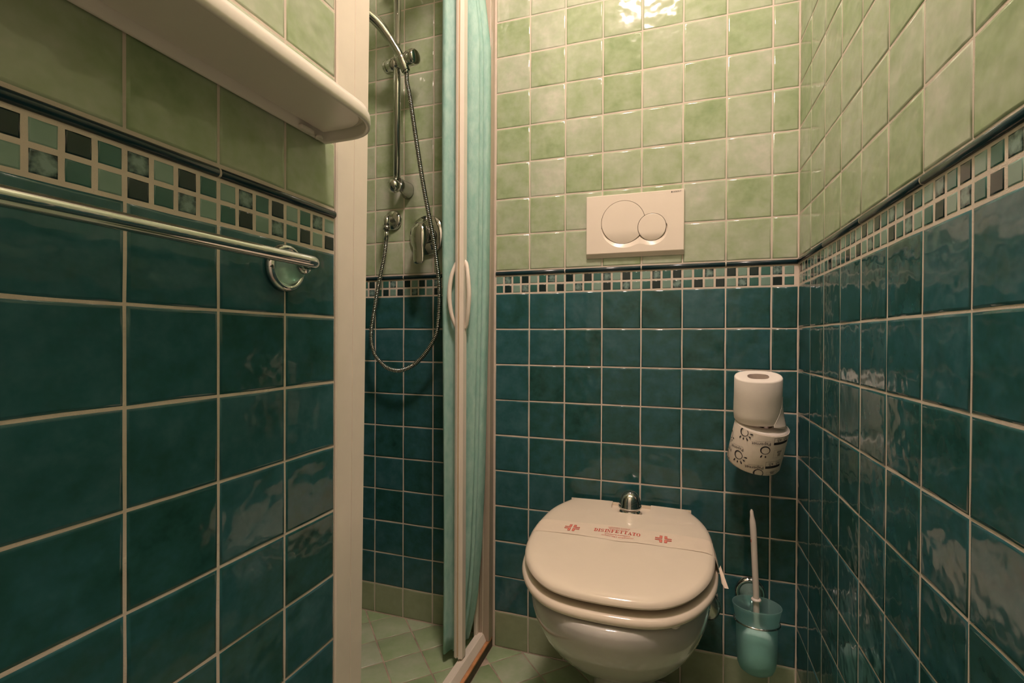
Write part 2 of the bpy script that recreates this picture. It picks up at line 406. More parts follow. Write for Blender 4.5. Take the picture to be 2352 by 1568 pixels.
# ------------------------------------------------------------------ shower door: fixed frame
df = thing('shower_door_frame', 'cream plastic shower door frame with wide near jamb and floor track', 'door frame', (-0.125, -0.63, FLZ))
P = Part(df)
def jamb_ring(z):
    t = (z - 0.02) / 2.0
    ya, yb = -0.6738 + 0.003 * t, -0.6113 + 0.0333 * t
    x1, x0 = XL + 0.0028, XL - 0.06
    g = ya + (yb - ya) * 0.52
    pts = [(x0, ya), (x1 - 0.003, ya), (x1, ya + 0.002), (x1, g - 0.0012), (x1 - 0.0025, g), (x1, g + 0.0012), (x1, yb - 0.003), (x1 - 0.003, yb), (x0, yb)]
    return [(x, y, z) for x, y in pts]
P(MB().loft([jamb_ring(0.052), jamb_ring(2.02)], smooth=False), 'jamb', M['frame'])
# floor track: riser, raw terracotta edge, bevelled white channel
P(MB().box((-0.1225, -0.66, 0.0005), (-0.1045, -0.004, 0.0225)), 'riser', M['dark_joint'], 'dark riser under the shower track')
P(MB().box((-0.1335, -0.66, 0.0235), (-0.1035, -0.004, 0.0292), 0.001), 'sill_edge', M['terracotta'], 'raw terracotta edge of the shower sill')
tr = [(-0.1430, 0.0292), (-0.1430, 0.0440), (-0.1405, 0.0480), (-0.1230, 0.0520), (-0.1205, 0.0500), (-0.1120, 0.0315), (-0.1120, 0.0292)]
P(MB().loft([[(x, y, z) for x, z in tr] for y in (-0.66, -0.03)], smooth=False), 'track', M['frame'])
# profile on the back wall
P(MB().box((-0.1330, -0.034, 0.0292), (-0.1035, -0.003, 2.02), 0.002), 'wall_profile', M['frame_grey'])
P(MB().box((-0.1225, -0.0375, 0.0500), (-0.1205, -0.0335, 2.02), 0.0006), 'profile_rib', M['frame'])
P(MB().box((-0.1450, -0.046, 0.0292), (-0.1335, -0.003, 2.02), 0.002), 'inner_profile', M['frame'])
P(MB().box((-0.1500, -0.66, 2.0205), (-0.1000, -0.004, 2.07), 0.004), 'top_rail', M['frame'])

# ------------------------------------------------------------------ folding shower door
fd = thing('folding_shower_door', 'turquoise cloth folding shower door pushed back against the wall', 'shower door', (-0.135, -0.155, 0.052))
P = Part(fd)
def post_ring(z):
    pts = [(-0.1500, -0.143), (-0.1500, -0.161), (-0.1440, -0.164), (-0.1425, -0.164), (-0.1420, -0.160), (-0.1375, -0.160), (-0.1370, -0.1655), (-0.1352, -0.1655), (-0.1345, -0.164), (-0.1265, -0.162), (-0.1260, -0.143)]
    return [(x, y, z) for x, y in pts]
post = P(MB().loft([post_ring(0.056), post_ring(2.0)], smooth=False), 'leading_post', M['frame'])
P(MB().box((-0.1419, -0.1612, 0.060), (-0.1376, -0.1598, 1.99)), 'post_seal', M['frame_yellow'], 'yellowed seal strip in the post', post)
P(MB().box((-0.140, -0.158, 0.0525), (-0.130, -0.145, 0.0575), 0.001), 'glide', M['frame'])
for sx, x0, bul in ((-1, -0.1500, 0.017), (1, -0.1262, 0.014)):
    hp = [(x0 + sx * -0.002, -0.150, 1.072), (x0 + sx * 0.004, -0.152, 1.062), (x0 + sx * (bul * 0.75), -0.158, 1.030), (x0 + sx * bul, -0.160, 0.985), (x0 + sx * (bul * 0.75), -0.158, 0.940), (x0 + sx * 0.004, -0.152, 0.908), (x0 - sx * 0.002, -0.150, 0.898)]
    c = catmull(hp, 6)
    P(MB().tube(c, [0.0060 - 0.0015 * abs(i / (len(c) - 1) - 0.5) * 2 for i in range(len(c))], 10), 'handle', M['frame'], None, post)
def cloth():
    rnd = random.Random(3)
    nz = 46; rows = []
    xr_t = [(0.05, -0.150), (0.09, -0.138), (0.16, -0.124), (0.3, -0.112), (0.5, -0.1035), (0.97, -0.0965), (1.4, -0.0945), (1.66, -0.0945), (1.74, -0.104), (1.95, -0.128)]
    ph = [rnd.uniform(0, 6) for _ in range(40)]
    for k in range(nz + 1):
        z = 0.052 + (1.99 - 0.052) * k / nz
        xr = interp(z, xr_t); xl = -0.194 + 0.004 * math.sin(z * 2.1 + 1) - 0.006 * max(0, 0.35 - z)
        w = lambda i, a=0.004: a * math.sin(z * (1.6 + 0.35 * i % 2.3) + ph[i])
        base = [(-0.140, -0.130), (-0.168, -0.138 + w(0)), (xl + 0.012 + w(1), -0.152), (xl + w(2, .002), -0.140), (xl + 0.016 + w(3), -0.126 + w(4)), (-0.150, -0.130), (xr - 0.022 + w(5), -0.130 + w(6, .003)), (xr - 0.009 + w(7, .003), -0.122), (xr - 0.018 + w(8), -0.110 + w(9)), (xr - 0.006 + w(18, .002), -0.101), (xr - 0.020 + w(19), -0.096),
                (-0.150, -0.104), (xl + 0.014 + w(10), -0.112), (xl + 0.003 + w(11), -0.098), (xl + 0.02, -0.086), (-0.150, -0.088), (xr - 0.012 + w(12), -0.086 + w(13)), (xr + w(14, .002), -0.070 + w(15)), (xr - 0.008 + w(16, .003), -0.056 + w(17)),
                (-0.150, -0.066), (xl + 0.02, -0.072), (xl + 0.01, -0.058), (-0.155, -0.052)]
        c = catmull([(x, y, z) for x, y in base], 5)
        if k == 0: c = [Vector((p.x, p.y, z + 0.004 * math.sin(i * 0.35))) for i, p in enumerate(c)]
        rows.append(c)
    mb = MB(); mb.loft(rows, False, False, closed=False)
    o = P(mb, 'curtain', M['cloth'], 'turquoise pleated cloth')
    so = o.modifiers.new('s', 'SOLIDIFY'); so.thickness = 0.0006
    return o
cloth()

# ------------------------------------------------------------------ shelf on the left wall
sh = thing('wall_shelf', 'white plastic bathroom shelf on the left wall over the towel rail', 'shelf', (XL, -0.95, 1.165))
P = Part(sh)
Y1, Y0, XF, XB = -0.6975, -1.26, 0.000, XL + 0.0022
def shelf_outline(ins, rc, xb=None):
    x1 = XF - ins; y1 = Y1 - ins; y0 = Y0 + ins; xb_ = XB + ins * 0.6 + (0 if xb is None else xb)
    pts = [(xb_, y0), ]
    r = rc - ins
    for i in range(9):
        a = -PI / 2 + PI / 2 * i / 8; pts.append((x1 - r + r * math.cos(a), y0 + r + r * math.sin(a)))
    for i in range(9):
        a = PI / 2 * i / 8; pts.append((x1 - r + r * math.cos(a), y1 - r + r * math.sin(a)))
    pts.append((xb_, y1)); return pts
RC = 0.062
def ring(ins, z, xb=0.0): return [(x, y, z) for x, y in shelf_outline(ins, RC, xb)]
mb = MB(); mb.loft([ring(0.0085, 1.1745), ring(0.0070, 1.1612), ring(0.0040, 1.1590), ring(0.001, 1.160), ring(0.0, 1.165), ring(0.0008, 1.174), ring(0.004, 1.181), ring(0.010, 1.1845), ring(0.016, 1.183), ring(0.020, 1.179)])
P(mb, 'shelf_body', M['shelf'])
mb = MB(); mb.loft([ring(0.0145, 1.1740), ring(0.0145, 1.1715), ring(0.0165, 1.1705)]); P(mb, 'underside_panel', M['shelf'], 'flat recessed underside')
for y in (-0.745, -1.16):
    P(MB().box((XB, y - 0.012, 1.1595), (XB + 0.011, y + 0.012, 1.1655), 0.002), 'mounting_boss', M['shelf'])
    P(MB().lathe([(0.0, 0.0), (0.0055, 0.0), (0.0055, 0.004), (0.003, 0.004), (0.003, 0.0035), (0.0, 0.0035)], (XB + 0.008, y + 0.024, 1.1625), (0, 0, -1), 14), 'screw_cap', M['shelf'])

# ------------------------------------------------------------------ towel rail
tb = thing('towel_rail', 'chrome towel rail bar with frosted rosette on the left wall', 'towel rail', (XL, -0.774, 0.967))
P = Part(tb)
BX, BZ = -0.047, 0.9685
pts = [(BX, -1.36, BZ)] + [(BX, -1.3 + 0.05 * i, BZ) for i in range(10)] + [(BX, -0.81, BZ)] + [(BX - 0.016 + 0.016 * math.cos(a), -0.800 + 0.016 * math.sin(a), BZ) for a in [PI / 2 * i / 7 for i in range(8)]] + [(BX - 0.032, -0.782, BZ - 0.001)]
P(MB().tube(pts, 0.0076, 20), 'bar', M['chrome'])
def rosette(P, o, ax, r=0.031, dz=1.0, depth=1.0):
    rr_ = P(MB().lathe([(0.0, 0), (r, 0.0), (r * 1.03, 0.003), (r * 0.99, 0.008 * depth), (r * 0.88, 0.011 * depth), (r * 0.78, 0.009 * depth), (r * 0.72, 0.006), (0, 0.006)], o, ax, 40), 'rosette_ring', M['chrome'])
    ri = r * 0.70
    P(MB().lathe([(0.0, 0.0065), (ri, 0.0065), (ri, 0.010 * depth), (ri * 0.9, 0.0125 * depth), (r * 0.45, 0.026 * depth), (r * 0.34, 0.030 * depth), (0, 0.030 * depth)], o, ax, 36), 'frosted_disc', M['frost2'], 'frosted greenish glass disc', rr_)
rosette(P, (XL + 0.0022, -0.779, BZ - 0.003), (1, 0, 0), 0.0305)
P(MB().lathe([(0.0, 0.0), (0.0095, 0.0), (0.0105, 0.003), (0.009, 0.008), (0.0, 0.009)], (XL + 0.0325, -0.7795, BZ - 0.002), (1, 0, 0), 20), 'end_cap', M['chrome'])

# ------------------------------------------------------------------ flush plate
fp = thing('flush_plate', 'cream dual flush plate with two round buttons above toilet', 'flush plate', (0.2815, -0.0025, 1.168))
P = Part(fp)
x0, x1, z0, z1 = 0.1585, 0.4045, 1.0855, 1.2495
C1, R1, C2, R2 = (0.2545, 1.1750), 0.0550, (0.3262, 1.1578), 0.0345
yf = -0.0140
b = bmesh.new(); bmesh.ops.create_cube(b, size=1.0)
for v in b.verts: v.co = Vector(((x0 + x1) / 2 + v.co.x * (x1 - x0), -0.0025 - 0.0115 * (0.5 - v.co.y), (z0 + z1) / 2 + v.co.z * (z1 - z0)))
for v in b.verts:
    if v.co.y < -0.01:
        v.co.z += 0.011 if v.co.z < 1.16 else -0.002
        v.co.x += 0.0015 if v.co.x < 0.28 else -0.0015
bmesh.ops.bevel(b, geom=list(b.edges), offset=0.0022, segments=3, profile=0.6, affect='EDGES')
mb = MB(); mb.bm(b); b.free(); plate = P(mb, 'plate', M['plate'])
def outline(k, scoop, n=120):
    """round the pair of buttons: grown by k, and below by scoop for the finger groove"""
    out = []
    for i in range(n):
        a = 2 * PI * i / n; cx, cz = 0.292, 1.166; lo, hi = 0.0, 0.15
        low = max(0.0, -math.sin(a)); kk = k + scoop * low ** 0.6
        for _ in range(26):
            md = (lo + hi) / 2; x, z = cx + md * math.cos(a), cz + md * math.sin(a)
            s1 = math.hypot(x - C1[0], z - C1[1]) - R1; s2 = math.hypot(x - C2[0], z - C2[1]) - R2
            h = max(0, 1 - abs(s1 - s2) / 0.016) if low > 0.05 and scoop > 0 else 0
            if min(s1, s2) - h * h * 0.004 * min(1, low * 3) < kk: lo = md
            else: hi = md
        out.append((cx + lo * math.cos(a), cz + lo * math.sin(a)))
    return out
def cutwith(obj, mbs):
    for m_ in mbs:
        c = m_.build('cutter', M['plate']); c.location = fp.location
        m_ = obj.modifiers.new('b', 'BOOLEAN'); m_.object = c; m_.operation = 'DIFFERENCE'; m_.solver = 'EXACT'
        dg = bpy.context.evaluated_depsgraph_get(); dg.update()
        nm = bpy.data.meshes.new_from_object(obj.evaluated_get(dg)); obj.modifiers.clear(); obj.data = nm
        bpy.data.objects.remove(c)
    nm.set_sharp_from_angle(angle=math.radians(12))
    for p_ in nm.polygons:
        if abs(p_.normal.y) > 0.995 and p_.area > 1e-4: p_.use_smooth = False
def local(m_): m_.v = [tuple(Vector(v) - fp.location) for v in m_.v]; return m_
o1, o2 = outline(0.0007, 0.0115), outline(0.0007, 0.0)
e1 = [(2 * x1_ - x2_, 2 * z1_ - z2_) for (x1_, z1_), (x2_, z2_) in zip(o1, o2)]
cutwith(plate, [local(MB().loft([[(x, yf - 0.0035, z) for x, z in e1], [(x, yf + 0.0000, z) for x, z in o1], [(x, yf + 0.0038, z) for x, z in o2], [(x, yf + 0.0085, z) for x, z in o2]]))])
P(MB().loft([[(x, yf + 0.0062, z) for x, z in outline(0.0004, 0)], [(x, yf + 0.0080, z) for x, z in outline(0.0004, 0)]]), 'button_gap_shade', M['gap'])  # dark slab: shade in the gap round the buttons, painted as colour
def button(c, r, fall):
    rings = []; n = 64
    for rr, dy in ((1.0, 0.0058), (1.0, 0.0004), (0.992, 0.0), (0.95, 0), (0.88, 0), (0.8, 0), (0.68, 0), (0.5, 0), (0.3, 0), (0.1, 0)):
        rg = []
        for i in range(n):
            a = 2 * PI * i / n; dx, dz = rr * math.cos(a), rr * math.sin(a)
            t = min(1, max(0, (-dz - 0.42) / 0.58))
            y = yf - 0.0004 + max(dy, 0) + (fall * t ** 1.7 if dy < 0.004 else 0)
            rg.append((c[0] + r * dx, y, c[1] + r * dz))
        rings.append(rg)
    m_ = MB(); m_.loft(rings, True, False); m_.add(rings[-1], [tuple(range(n))], True); return m_
big = P(button(C1, R1 - 0.0004, 0.0052), 'large_button', M['plate'], 'large flush button')
cutwith(big, [local(MB().lathe([(0, -0.01), (R2 + 0.0008, -0.01), (R2 + 0.0008, 0.02), (0, 0.02)], (C2[0], yf, C2[1]), (0, 1, 0), 64))])
P(button(C2, R2 - 0.0004, 0.0050), 'small_button', M['plate'], 'small flush button')
vs, fs = text_mesh('GEBERIT', 0.0056, 0.0205)
P(MB().add([(0.3862 + v.x, yf - 0.0004, 1.2415 + v.y) for v in vs], fs, False), 'maker_name', M['greylogo'], 'small grey printed lettering')
P(MB().box((0.3722, yf - 0.0005, 1.2395), (0.3750, yf - 0.0002, 1.2435)), 'maker_mark', M['greylogo'])

# ------------------------------------------------------------------ toilet
XC = 0.275
to = thing('toilet', 'cream toilet with closed lid and chrome hinge knob against back wall', 'toilet', (XC, -0.22, 0.0))
P = Part(to)
HW = [(-0.0300, .150), (-0.07, .168), (-0.11, .180), (-0.15, .186), (-0.2, .189), (-0.25, .189), (-0.3, .185), (-0.34, .178), (-0.38, .1665), (-0.42, .149), (-0.45, .130), (-0.475, .106), (-0.490, .080), (-0.4985, .047), (-0.5015, 0.0)]
HW = [(y if y > -0.34 else -0.34 + (y + 0.34) * 0.925, h) for y, h in HW]
def plan(off, z, n=40, yr=-0.0300, lift=0.0):
    """closed outline of the seat plan, offset outwards by off; z may vary along y by lift"""
    right = catmull([(h, y, 0) for y, h in HW], 4)
    half = []
    L = len(right)
    for i, p in enumerate(right):
        a = right[max(i - 1, 0)]; c = right[min(i + 1, L - 1)]
        t = (c - a).normalized(); nrm = Vector((-t.y, t.x, 0))
        if nrm.x < 0 and i < L - 2: nrm = -nrm
        if i == L - 1: nrm = Vector((0, -1, 0))
        if i == 0: nrm = Vector((1, 0.0, 0))
        q = p + nrm * off
        q.x = max(q.x, 0.0)
        half.append(q)
    half[0].y = yr
    left = [Vector((-q.x, q.y, 0)) for q in reversed(half[:-1])]
    pts = half + left
    return [(XC - 0.002 + q.x, q.y, z + lift * (q.y + 0.26)) for q in pts]
LT = 0.012
def shrink(rg, k, dz=0.0):
    cx, cy = XC - 0.002, -0.245
    return [(cx + (x - cx) * k, cy + (y - cy) * k if y < -0.0301 else y, z + dz) for x, y, z in rg]
# bowl and pedestal
def oval(z, hw, yf_, yb=-0.004, n=56, p=2.3, wb=0.75):
    out = []; ym = yb + (yf_ - yb) * 0.45
    for i in range(n):
        a = 2 * PI * i / n; c, s = math.cos(a), math.sin(a)
        x = hw * math.copysign(abs(c) ** (2 / p), c)
        if s < 0: y = ym + (ym - yf_) * -abs(s) ** (2 / p)
        else:
            y = ym + (yb - ym) * abs(s) ** (2 / 3.2)
        out.append((XC + x, y, z))
    return out
bowl = [(0.402, .160, -.478), (0.4025, .168, -.490), (0.398, .1765, -.500), (0.388, .1800, -.504), (0.36, .1800, -.500), (0.335, .1765, -.487), (0.31, .170, -.469), (0.285, .161, -.445), (0.262, .150, -.418), (0.24, .136, -.388), (0.224, .119, -.350), (0.211, .103, -.316), (0.202, .090, -.286), (0.194, .081, -.260), (0.182, .076, -.245), (0.155, .073, -.238), (0.09, .071, -.235), (0.02, .076, -.240), (0.0015, .077, -.242)]
mb = MB(); mb.loft([oval(z, h, y, p=2.15) for z, h, y in bowl]); P(mb, 'bowl', M['ceramic'], 'glazed white ceramic bowl')
# seat
mb = MB(); mb.loft([shrink(plan(-0.01, 0.4045), 0.75), plan(-0.010, 0.4035), plan(0.000, 0.4040), plan(0.0045, 0.4075), plan(0.006, 0.4115), plan(0.0045, 0.4165), plan(0.0, 0.4205), plan(-0.008, 0.4225), shrink(plan(-0.010, 0.4225), 0.88), shrink(plan(-0.010, 0.4205), 0.74)], True, True)
P(mb, 'seat', M['seat'])
# lid: gently domed with a notch for the knob at the rear
prof = [(-0.030, 0.4360), (-0.007, 0.4360), (-0.002, 0.4375), (0.0000, 0.4410), (-0.0010, 0.4450), (-0.0045, 0.4490), (-0.010, 0.4515), (-0.018, 0.4530)]
mb = MB(); rg0 = plan(-0.018, 0.4530, lift=LT)
mb.loft([shrink(plan(-0.007, 0.4360, lift=LT * .6), 0.8)] + [plan(o_, z, lift=LT if z > 0.43 else LT * 0.6) for o_, z in prof[1:]] + [shrink(rg0, k, dz) for k, dz in ((.92, .0008), (.8, .0014), (.62, .0019), (.42, .0022), (.2, .0024), (.04, .0024))], True, True)
lid = P(mb, 'lid', M['seat'])
lid_bvh = BVHTree.FromPolygons([tuple(Vector(v.co) + to.location) for v in lid.data.vertices], [tuple(p.vertices) for p in lid.data.polygons])
def lid_z(x, y):
    h = lid_bvh.ray_cast(Vector((x, y, 1.0)), Vector((0, 0, -1)))
    return h[0].z if h[0] else None
# recess for the knob: cut by boolean
KX, KY = 0.2815, -0.080
cut = MB()
cut.loft([[(KX + sx_ * math.copysign(1, 1) * 0 + x * s, y, z) for x, y in [(-0.047, 0.02), (-0.047, -0.062), (-0.045, -0.078), (-0.039, -0.094), (-0.028, -0.106), (0.028, -0.106), (0.039, -0.094), (0.045, -0.078), (0.047, -0.062), (0.047, 0.02)] for s in (1,)] for z, sx_ in ((0.4480, 1), (0.475, 1))], smooth=False)
cutter = cut.build('cutter', M['seat']); cutter.parent = None
bo = lid.modifiers.new('b', 'BOOLEAN'); bo.object = cutter; bo.operation = 'DIFFERENCE'; bo.solver = 'EXACT'
dg = bpy.context.evaluated_depsgraph_get(); dg.update()
nm = bpy.data.meshes.new_from_object(lid.evaluated_get(dg)); lid.modifiers.clear(); lid.data = nm
nm.set_sharp_from_angle(angle=math.radians(28))
bpy.data.objects.remove(cutter)
P(MB().loft([[(XC + x, -0.018, z), (XC + x, -0.0285, z)] for x, z in ()] or [[(XC - 0.148, -0.020, 0.4385), (XC - 0.148, -0.0290, 0.4385), (XC - 0.148, -0.0290, 0.4555), (XC - 0.148, -0.020, 0.4535)], [(XC + 0.148, -0.020, 0.4385), (XC + 0.148, -0.0290, 0.4385), (XC + 0.148, -0.0290, 0.4555), (XC + 0.148, -0.020, 0.4535)]], smooth=False), 'rear_rail', M['seat'])
kb = 0.4482
KP = [(0, 0), (0.0215, 0), (0.0225, 0.003), (0.0215, 0.007), (0.0190, 0.0085), (0.0185, 0.011), (0.0205, 0.0125), (0.0240, 0.0145), (0.0243, 0.0175), (0.0232, 0.020), (0.0228, 0.022), (0.0222, 0.028), (0.0200, 0.036), (0.0160, 0.043), (0.0105, 0.0475), (0.005, 0.0495), (0, 0.050)]
P(MB().lathe([(r * 1.15, h * 1.12) for r, h in KP], (KX, KY, kb), (0, 0, 1), 40), 'hinge_knob', M['chrome'], 'domed chrome hinge knob')
P(MB().lathe([(0, 0), (0.0085, 0), (0.0100, 0.0035), (0.007, 0.007), (0, 0.008)], (0.386, -0.444, 0.4050), (0, 0, -1), 18, sx=1.5), 'bumper', M['brush'])

# ------------------------------------------------------------------ paper band on the lid
pb = thing('hygiene_band', 'white paper disinfection band with red print across the toilet lid', 'paper band', (XC, -0.233, 0.455))
P = Part(pb)
BY0, BY1 = -0.2665, -0.1985
mb = MB(); rows = []
NX, NY = 64, 8
for j in range(NY + 1):
    y = BY0 + (BY1 - BY0) * j / NY
    row = []
    xs0, xs1 = 0.0, 0.0
    xa, xb = XC - 0.002 - 0.1888, XC - 0.002 + 0.1888
    for i in range(NX + 1):
        s = -1 + 2 * i / NX; x = XC - 0.002 + s * 0.1872
        z = lid_z(x, y); z = z if z else 0.44
        row.append((x, y, z + 0.0007 + 0.0003 * math.sin(9 * s + 2 * j) * (1 if j in (0, NY) else 0.3)))
    # left drop to the seat and right drop with a loose flaring tail
    lft = [(xa - 0.0065, y, 0.408), (xa - 0.0055, y, 0.418), (xa - 0.0035, y, 0.430)]
    t = j / NY
    rgt = [(xb + 0.0040, y - 0.004, 0.430), (xb + 0.0075, y - 0.012, 0.418), (xb + 0.0090, y - 0.020, 0.408), (xb + 0.014 - 0.004 * t, y - 0.026 + 0.008 * t, 0.402 + 0.003 * t), (xb + 0.0210 - 0.008 * t, y - 0.026 + 0.012 * t, 0.402 + 0.008 * t)]
    rows.append(lft + row + rgt)
mb.loft(rows, False, False, closed=False)
P(mb, 'band_paper', M['band'])
def on_lid(x, y, dz=0.0012):
    z = lid_z(x, y); return (x, y, (z or 0.45) + dz)
def print_lid(polys, name, mat, dz=0.0013, label=None):
    m_ = MB()
    for vs_, fs_ in polys: m_.add([on_lid(v[0], v[1], dz) for v in vs_], fs_, False)
    P(m_, name, mat, label)
# serif capitals built from bars; unit box 0..1
def bar(x0_, y0_, x1_, y1_): return ([(x0_, y0_), (x1_, y0_), (x1_, y1_), (x0_, y1_)], [(0, 1, 2, 3)])
def quad(*p): return (list(p), [tuple(range(len(p)))])
def arcband(cx, cy, rx, ry, t, a0, a1, n=14, thin=0.35):
    vs_ = []; 
    for i in range(n + 1):
        a = a0 + (a1 - a0) * i / n; w = t * (thin + (1 - thin) * abs(math.cos(a)))
        vs_ += [(cx + rx * math.cos(a), cy + ry * math.sin(a)), (cx + (rx - w) * math.cos(a), cy + (ry - w * 0.55) * math.sin(a))]
    return (vs_, [(2 * i, 2 * i + 1, 2 * i + 3, 2 * i + 2) for i in range(n)])
st, th = 0.24, 0.09
G = {
 'D': [bar(.14, 0, .14 + st, 1), bar(0, 0, .5, th), bar(0, 1 - th, .5, 1), arcband(.42, .5, .55, .5, .26, -PI / 2, PI / 2)],
 'I': [bar(.38, 0, .38 + st, 1), bar(.2, 0, .8, th), bar(.2, 1 - th, .8, 1)],
 'S': [arcband(.5, .73, .38, .27, .22, PI * 0.1, PI * 1.5), arcband(.5, .27, .38, .27, .22, -PI * 0.9, PI * 0.5), bar(.8, .66, .87, .98), bar(.13, .02, .2, .34)],
 'N': [bar(.14, 0, .22, 1), bar(.80, 0, .88, 1), quad((.06, 1), (.32, 1), (.88, 0), (.74, 0)), bar(0, 0, .36, th), bar(.66, 1 - th, 1.02, 1), bar(0, 1 - th, .25, 1)],
 'F': [bar(.14, 0, .14 + st, 1), bar(0, 0, .55, th), bar(0, 1 - th, .92, 1), bar(.84, .68, .92, 1), bar(.3, .47, .64, .56), bar(.6, .36, .67, .67)],
 'E': [bar(.14, 0, .14 + st, 1), bar(0, 0, .92, th), bar(0, 1 - th, .9, 1), bar(.82, .68, .9, 1), bar(.84, 0, .92, .32), bar(.3, .47, .64, .56), bar(.6, .36, .67, .67)],
 'T': [bar(.38, 0, .38 + st, 1), bar(.22, 0, .78, th), bar(.02, 1 - th, .98, 1), bar(.02, .68, .1, 1), bar(.9, .68, .98, 1)],
 'A': [quad((.46, 1), (.56, 1), (.96, 0), (.68, 0)), quad((.44, .94), (.50, 1), (.17, 0), (.09, 0)), bar(.26, .3, .68, .38), bar(-.02, 0, .3, th), bar(.56, 0, 1.06, th)],
 'O': [arcband(.5, .5, .5, .5, .26, 0, 2 * PI, 26)]}
polys = []; word = 'DISINFETTATO'; wl_, hl_, x_ = 0.0987, 0.0142, 0.2185
adv = {'I': .62}; tot = sum(adv.get(c, 1.06) for c in word); cw = wl_ / tot; xx = x_
for ci, c in enumerate(word):
    a_ = adv.get(c, 1.06)
    for vs_, fs_ in G[c]:
        k = cw * 0.94; ox = xx - (0.2 * k if c == 'I' else 0)
        polys.append(([(ox + v[0] * k, -0.2362 + v[1] * hl_) for v in vs_], fs_))
    xx += cw * a_
print_lid(polys, 'main_word', M['red'], label='red serif lettering')
polys = []
for body, yy, w_, arch in (("GARANZIA D'IGIENE", -0.2105, 0.047, .0012), ('SANITARY SAFETY', -0.2168, 0.043, .001), ("GARANTIE D'HYGIENE", -0.2432, 0.054, -.001), ('GARANTIERT HYGIENISCH', -0.2500, 0.066, -.0015)):
    vs, fs = text_mesh(body, 0.0058, w_)
    print_lid([([(0.2700 + v.x, yy + v.y + arch * (1 - (v.x / (w_ / 2)) ** 2)) for v in vs], fs)], 'printed_line', M['red'])
for ex in (0.1705, 0.3630):
    pk, rd = [], []
    h_, w_, t_ = 0.0170, 0.0165, 0.0060
    for sx in (-1, 1):
        for sy in (-1, 1):
            g_ = 0.0022
            F_ = lambda pts: ([(ex + sx * x, -0.2335 + sy * y) for x, y in pts], [tuple(range(len(pts)))])
            # L shaped quarter: one arm along x, one along y
            pk.append(F_([(g_, g_), (w_, g_), (w_, t_), (g_, t_)])); pk.append(F_([(g_, t_), (t_ + .001, t_), (t_ + .001, h_), (g_, h_)]))
            e_ = 0.0010
            for q_ in ([(g_, g_), (w_, g_), (w_, g_ + e_), (g_, g_ + e_)], [(g_, g_), (g_ + e_, g_), (g_ + e_, h_), (g_, h_)], [(t_, t_ - e_ * .5), (w_, t_ - e_ * .5), (w_, t_ + e_ * .5), (t_, t_ + e_ * .5)],
                       [(t_ + .0006, t_), (t_ + .0016, t_), (t_ + .0016, h_), (t_ + .0006, h_)], [(w_ - e_, g_), (w_, g_), (w_, t_), (w_ - e_, t_)], [(g_, h_ - e_), (t_ + .001, h_ - e_), (t_ + .001, h_), (g_, h_)]):
                rd.append(F_(q_))
    print_lid(pk, 'cross_fill', M['pink'], 0.0011); print_lid(rd, 'cross_outline', M['red'], 0.0014)

# ------------------------------------------------------------------ stop valve beside the toilet
sv = thing('stop_valve', 'chrome stop valve low on the back wall right of toilet bowl', 'valve', (0.462, -0.0025, 0.245))
P = Part(sv)
P(MB().lathe([(0, 0), (0.024, 0), (0.024, 0.003), (0.012, 0.008), (0.010, 0.045), (0, 0.045)], (0.462, -0.0025, 0.245), (0, -1, 0), 24), 'valve_body', M['chrome'])
P(MB().lathe([(0, 0), (0.022, 0), (0.026, 0.004), (0.026, 0.014), (0.020, 0.020), (0, 0.022)], (0.462, -0.048, 0.245), (0, -1, 0), 24, sy=1.25), 'valve_knob', M['chrome_dark'])

# ------------------------------------------------------------------ toilet roll holder and rolls
RX, RY = 0.5615, -0.0735
th_ = thing('roll_holder', 'small toilet roll holder, its arm blackened as shade between two paper rolls', 'holder', (RX, -0.0025, 0.683))
P = Part(th_)
P(MB().lathe([(0, 0), (0.022, 0), (0.022, 0.004), (0.010, 0.010), (0, 0.010)], (0.575, -0.0025, 0.688), (0, -1, 0), 24), 'wall_flange', M['chrome'])
P(MB().tube([(0.575, -0.0125, 0.688), (0.574, -0.035, 0.6885), (0.570, -0.075, 0.6855), (0.5685, -0.0850, 0.680), (0.5670, -0.0840, 0.668), (0.5575, -0.0660, 0.597)], 0.0038, 10), 'arm', M['black'], 'arm coloured dark to stand for shade in the gap')
lr = thing('toilet_roll', 'lower toilet roll in printed wrapper on the wall holder', 'toilet roll', (0.5535, -0.0620, 0.5915), 'toilet rolls stacked on the holder')
lr.rotation_euler = (math.radians(16.0), math.radians(9.0), 0)
H, RR = 0.0985, 0.0553
PL = lambda mb, n, mt, lb=None: mb.build(n, mt, lr, lb)
PL(MB().lathe([(0.0205, 0.001), (0.049, 0.000), (RR - 0.0025, 0.001), (RR, 0.006), (RR + 0.0004, H * .5), (RR, H - 0.0015), (RR - 0.0004, H + 0.0002), (RR - 0.0012, H - 0.0004), (0.0205, H - 0.0005)], n=64, cap=False), 'wrapper', M['wrap'])
PL(MB().lathe([(0.0205, H - 0.0002), (0.0536, H - 0.0002), (0.0538, H + 0.0006), (0.0205, H + 0.0004)], n=48, cap=False), 'paper_end', M['paper'])
PL(MB().lathe([(0.0205, 0.0), (0.0190, 0.0), (0.0190, H), (0.0205, H)], n=32, cap=False), 'core', M['card'])
PHI0 = math.atan2(-1.225, -0.176)                                 # direction from the roll towards the open room
def on_roll(s, h, r=RR + 0.0009):                                 # s: arc metres to the right as seen from the room
    a = PHI0 + s / RR; return (r * math.cos(a), r * math.sin(a), h)
st, th = 0.24, 0.09
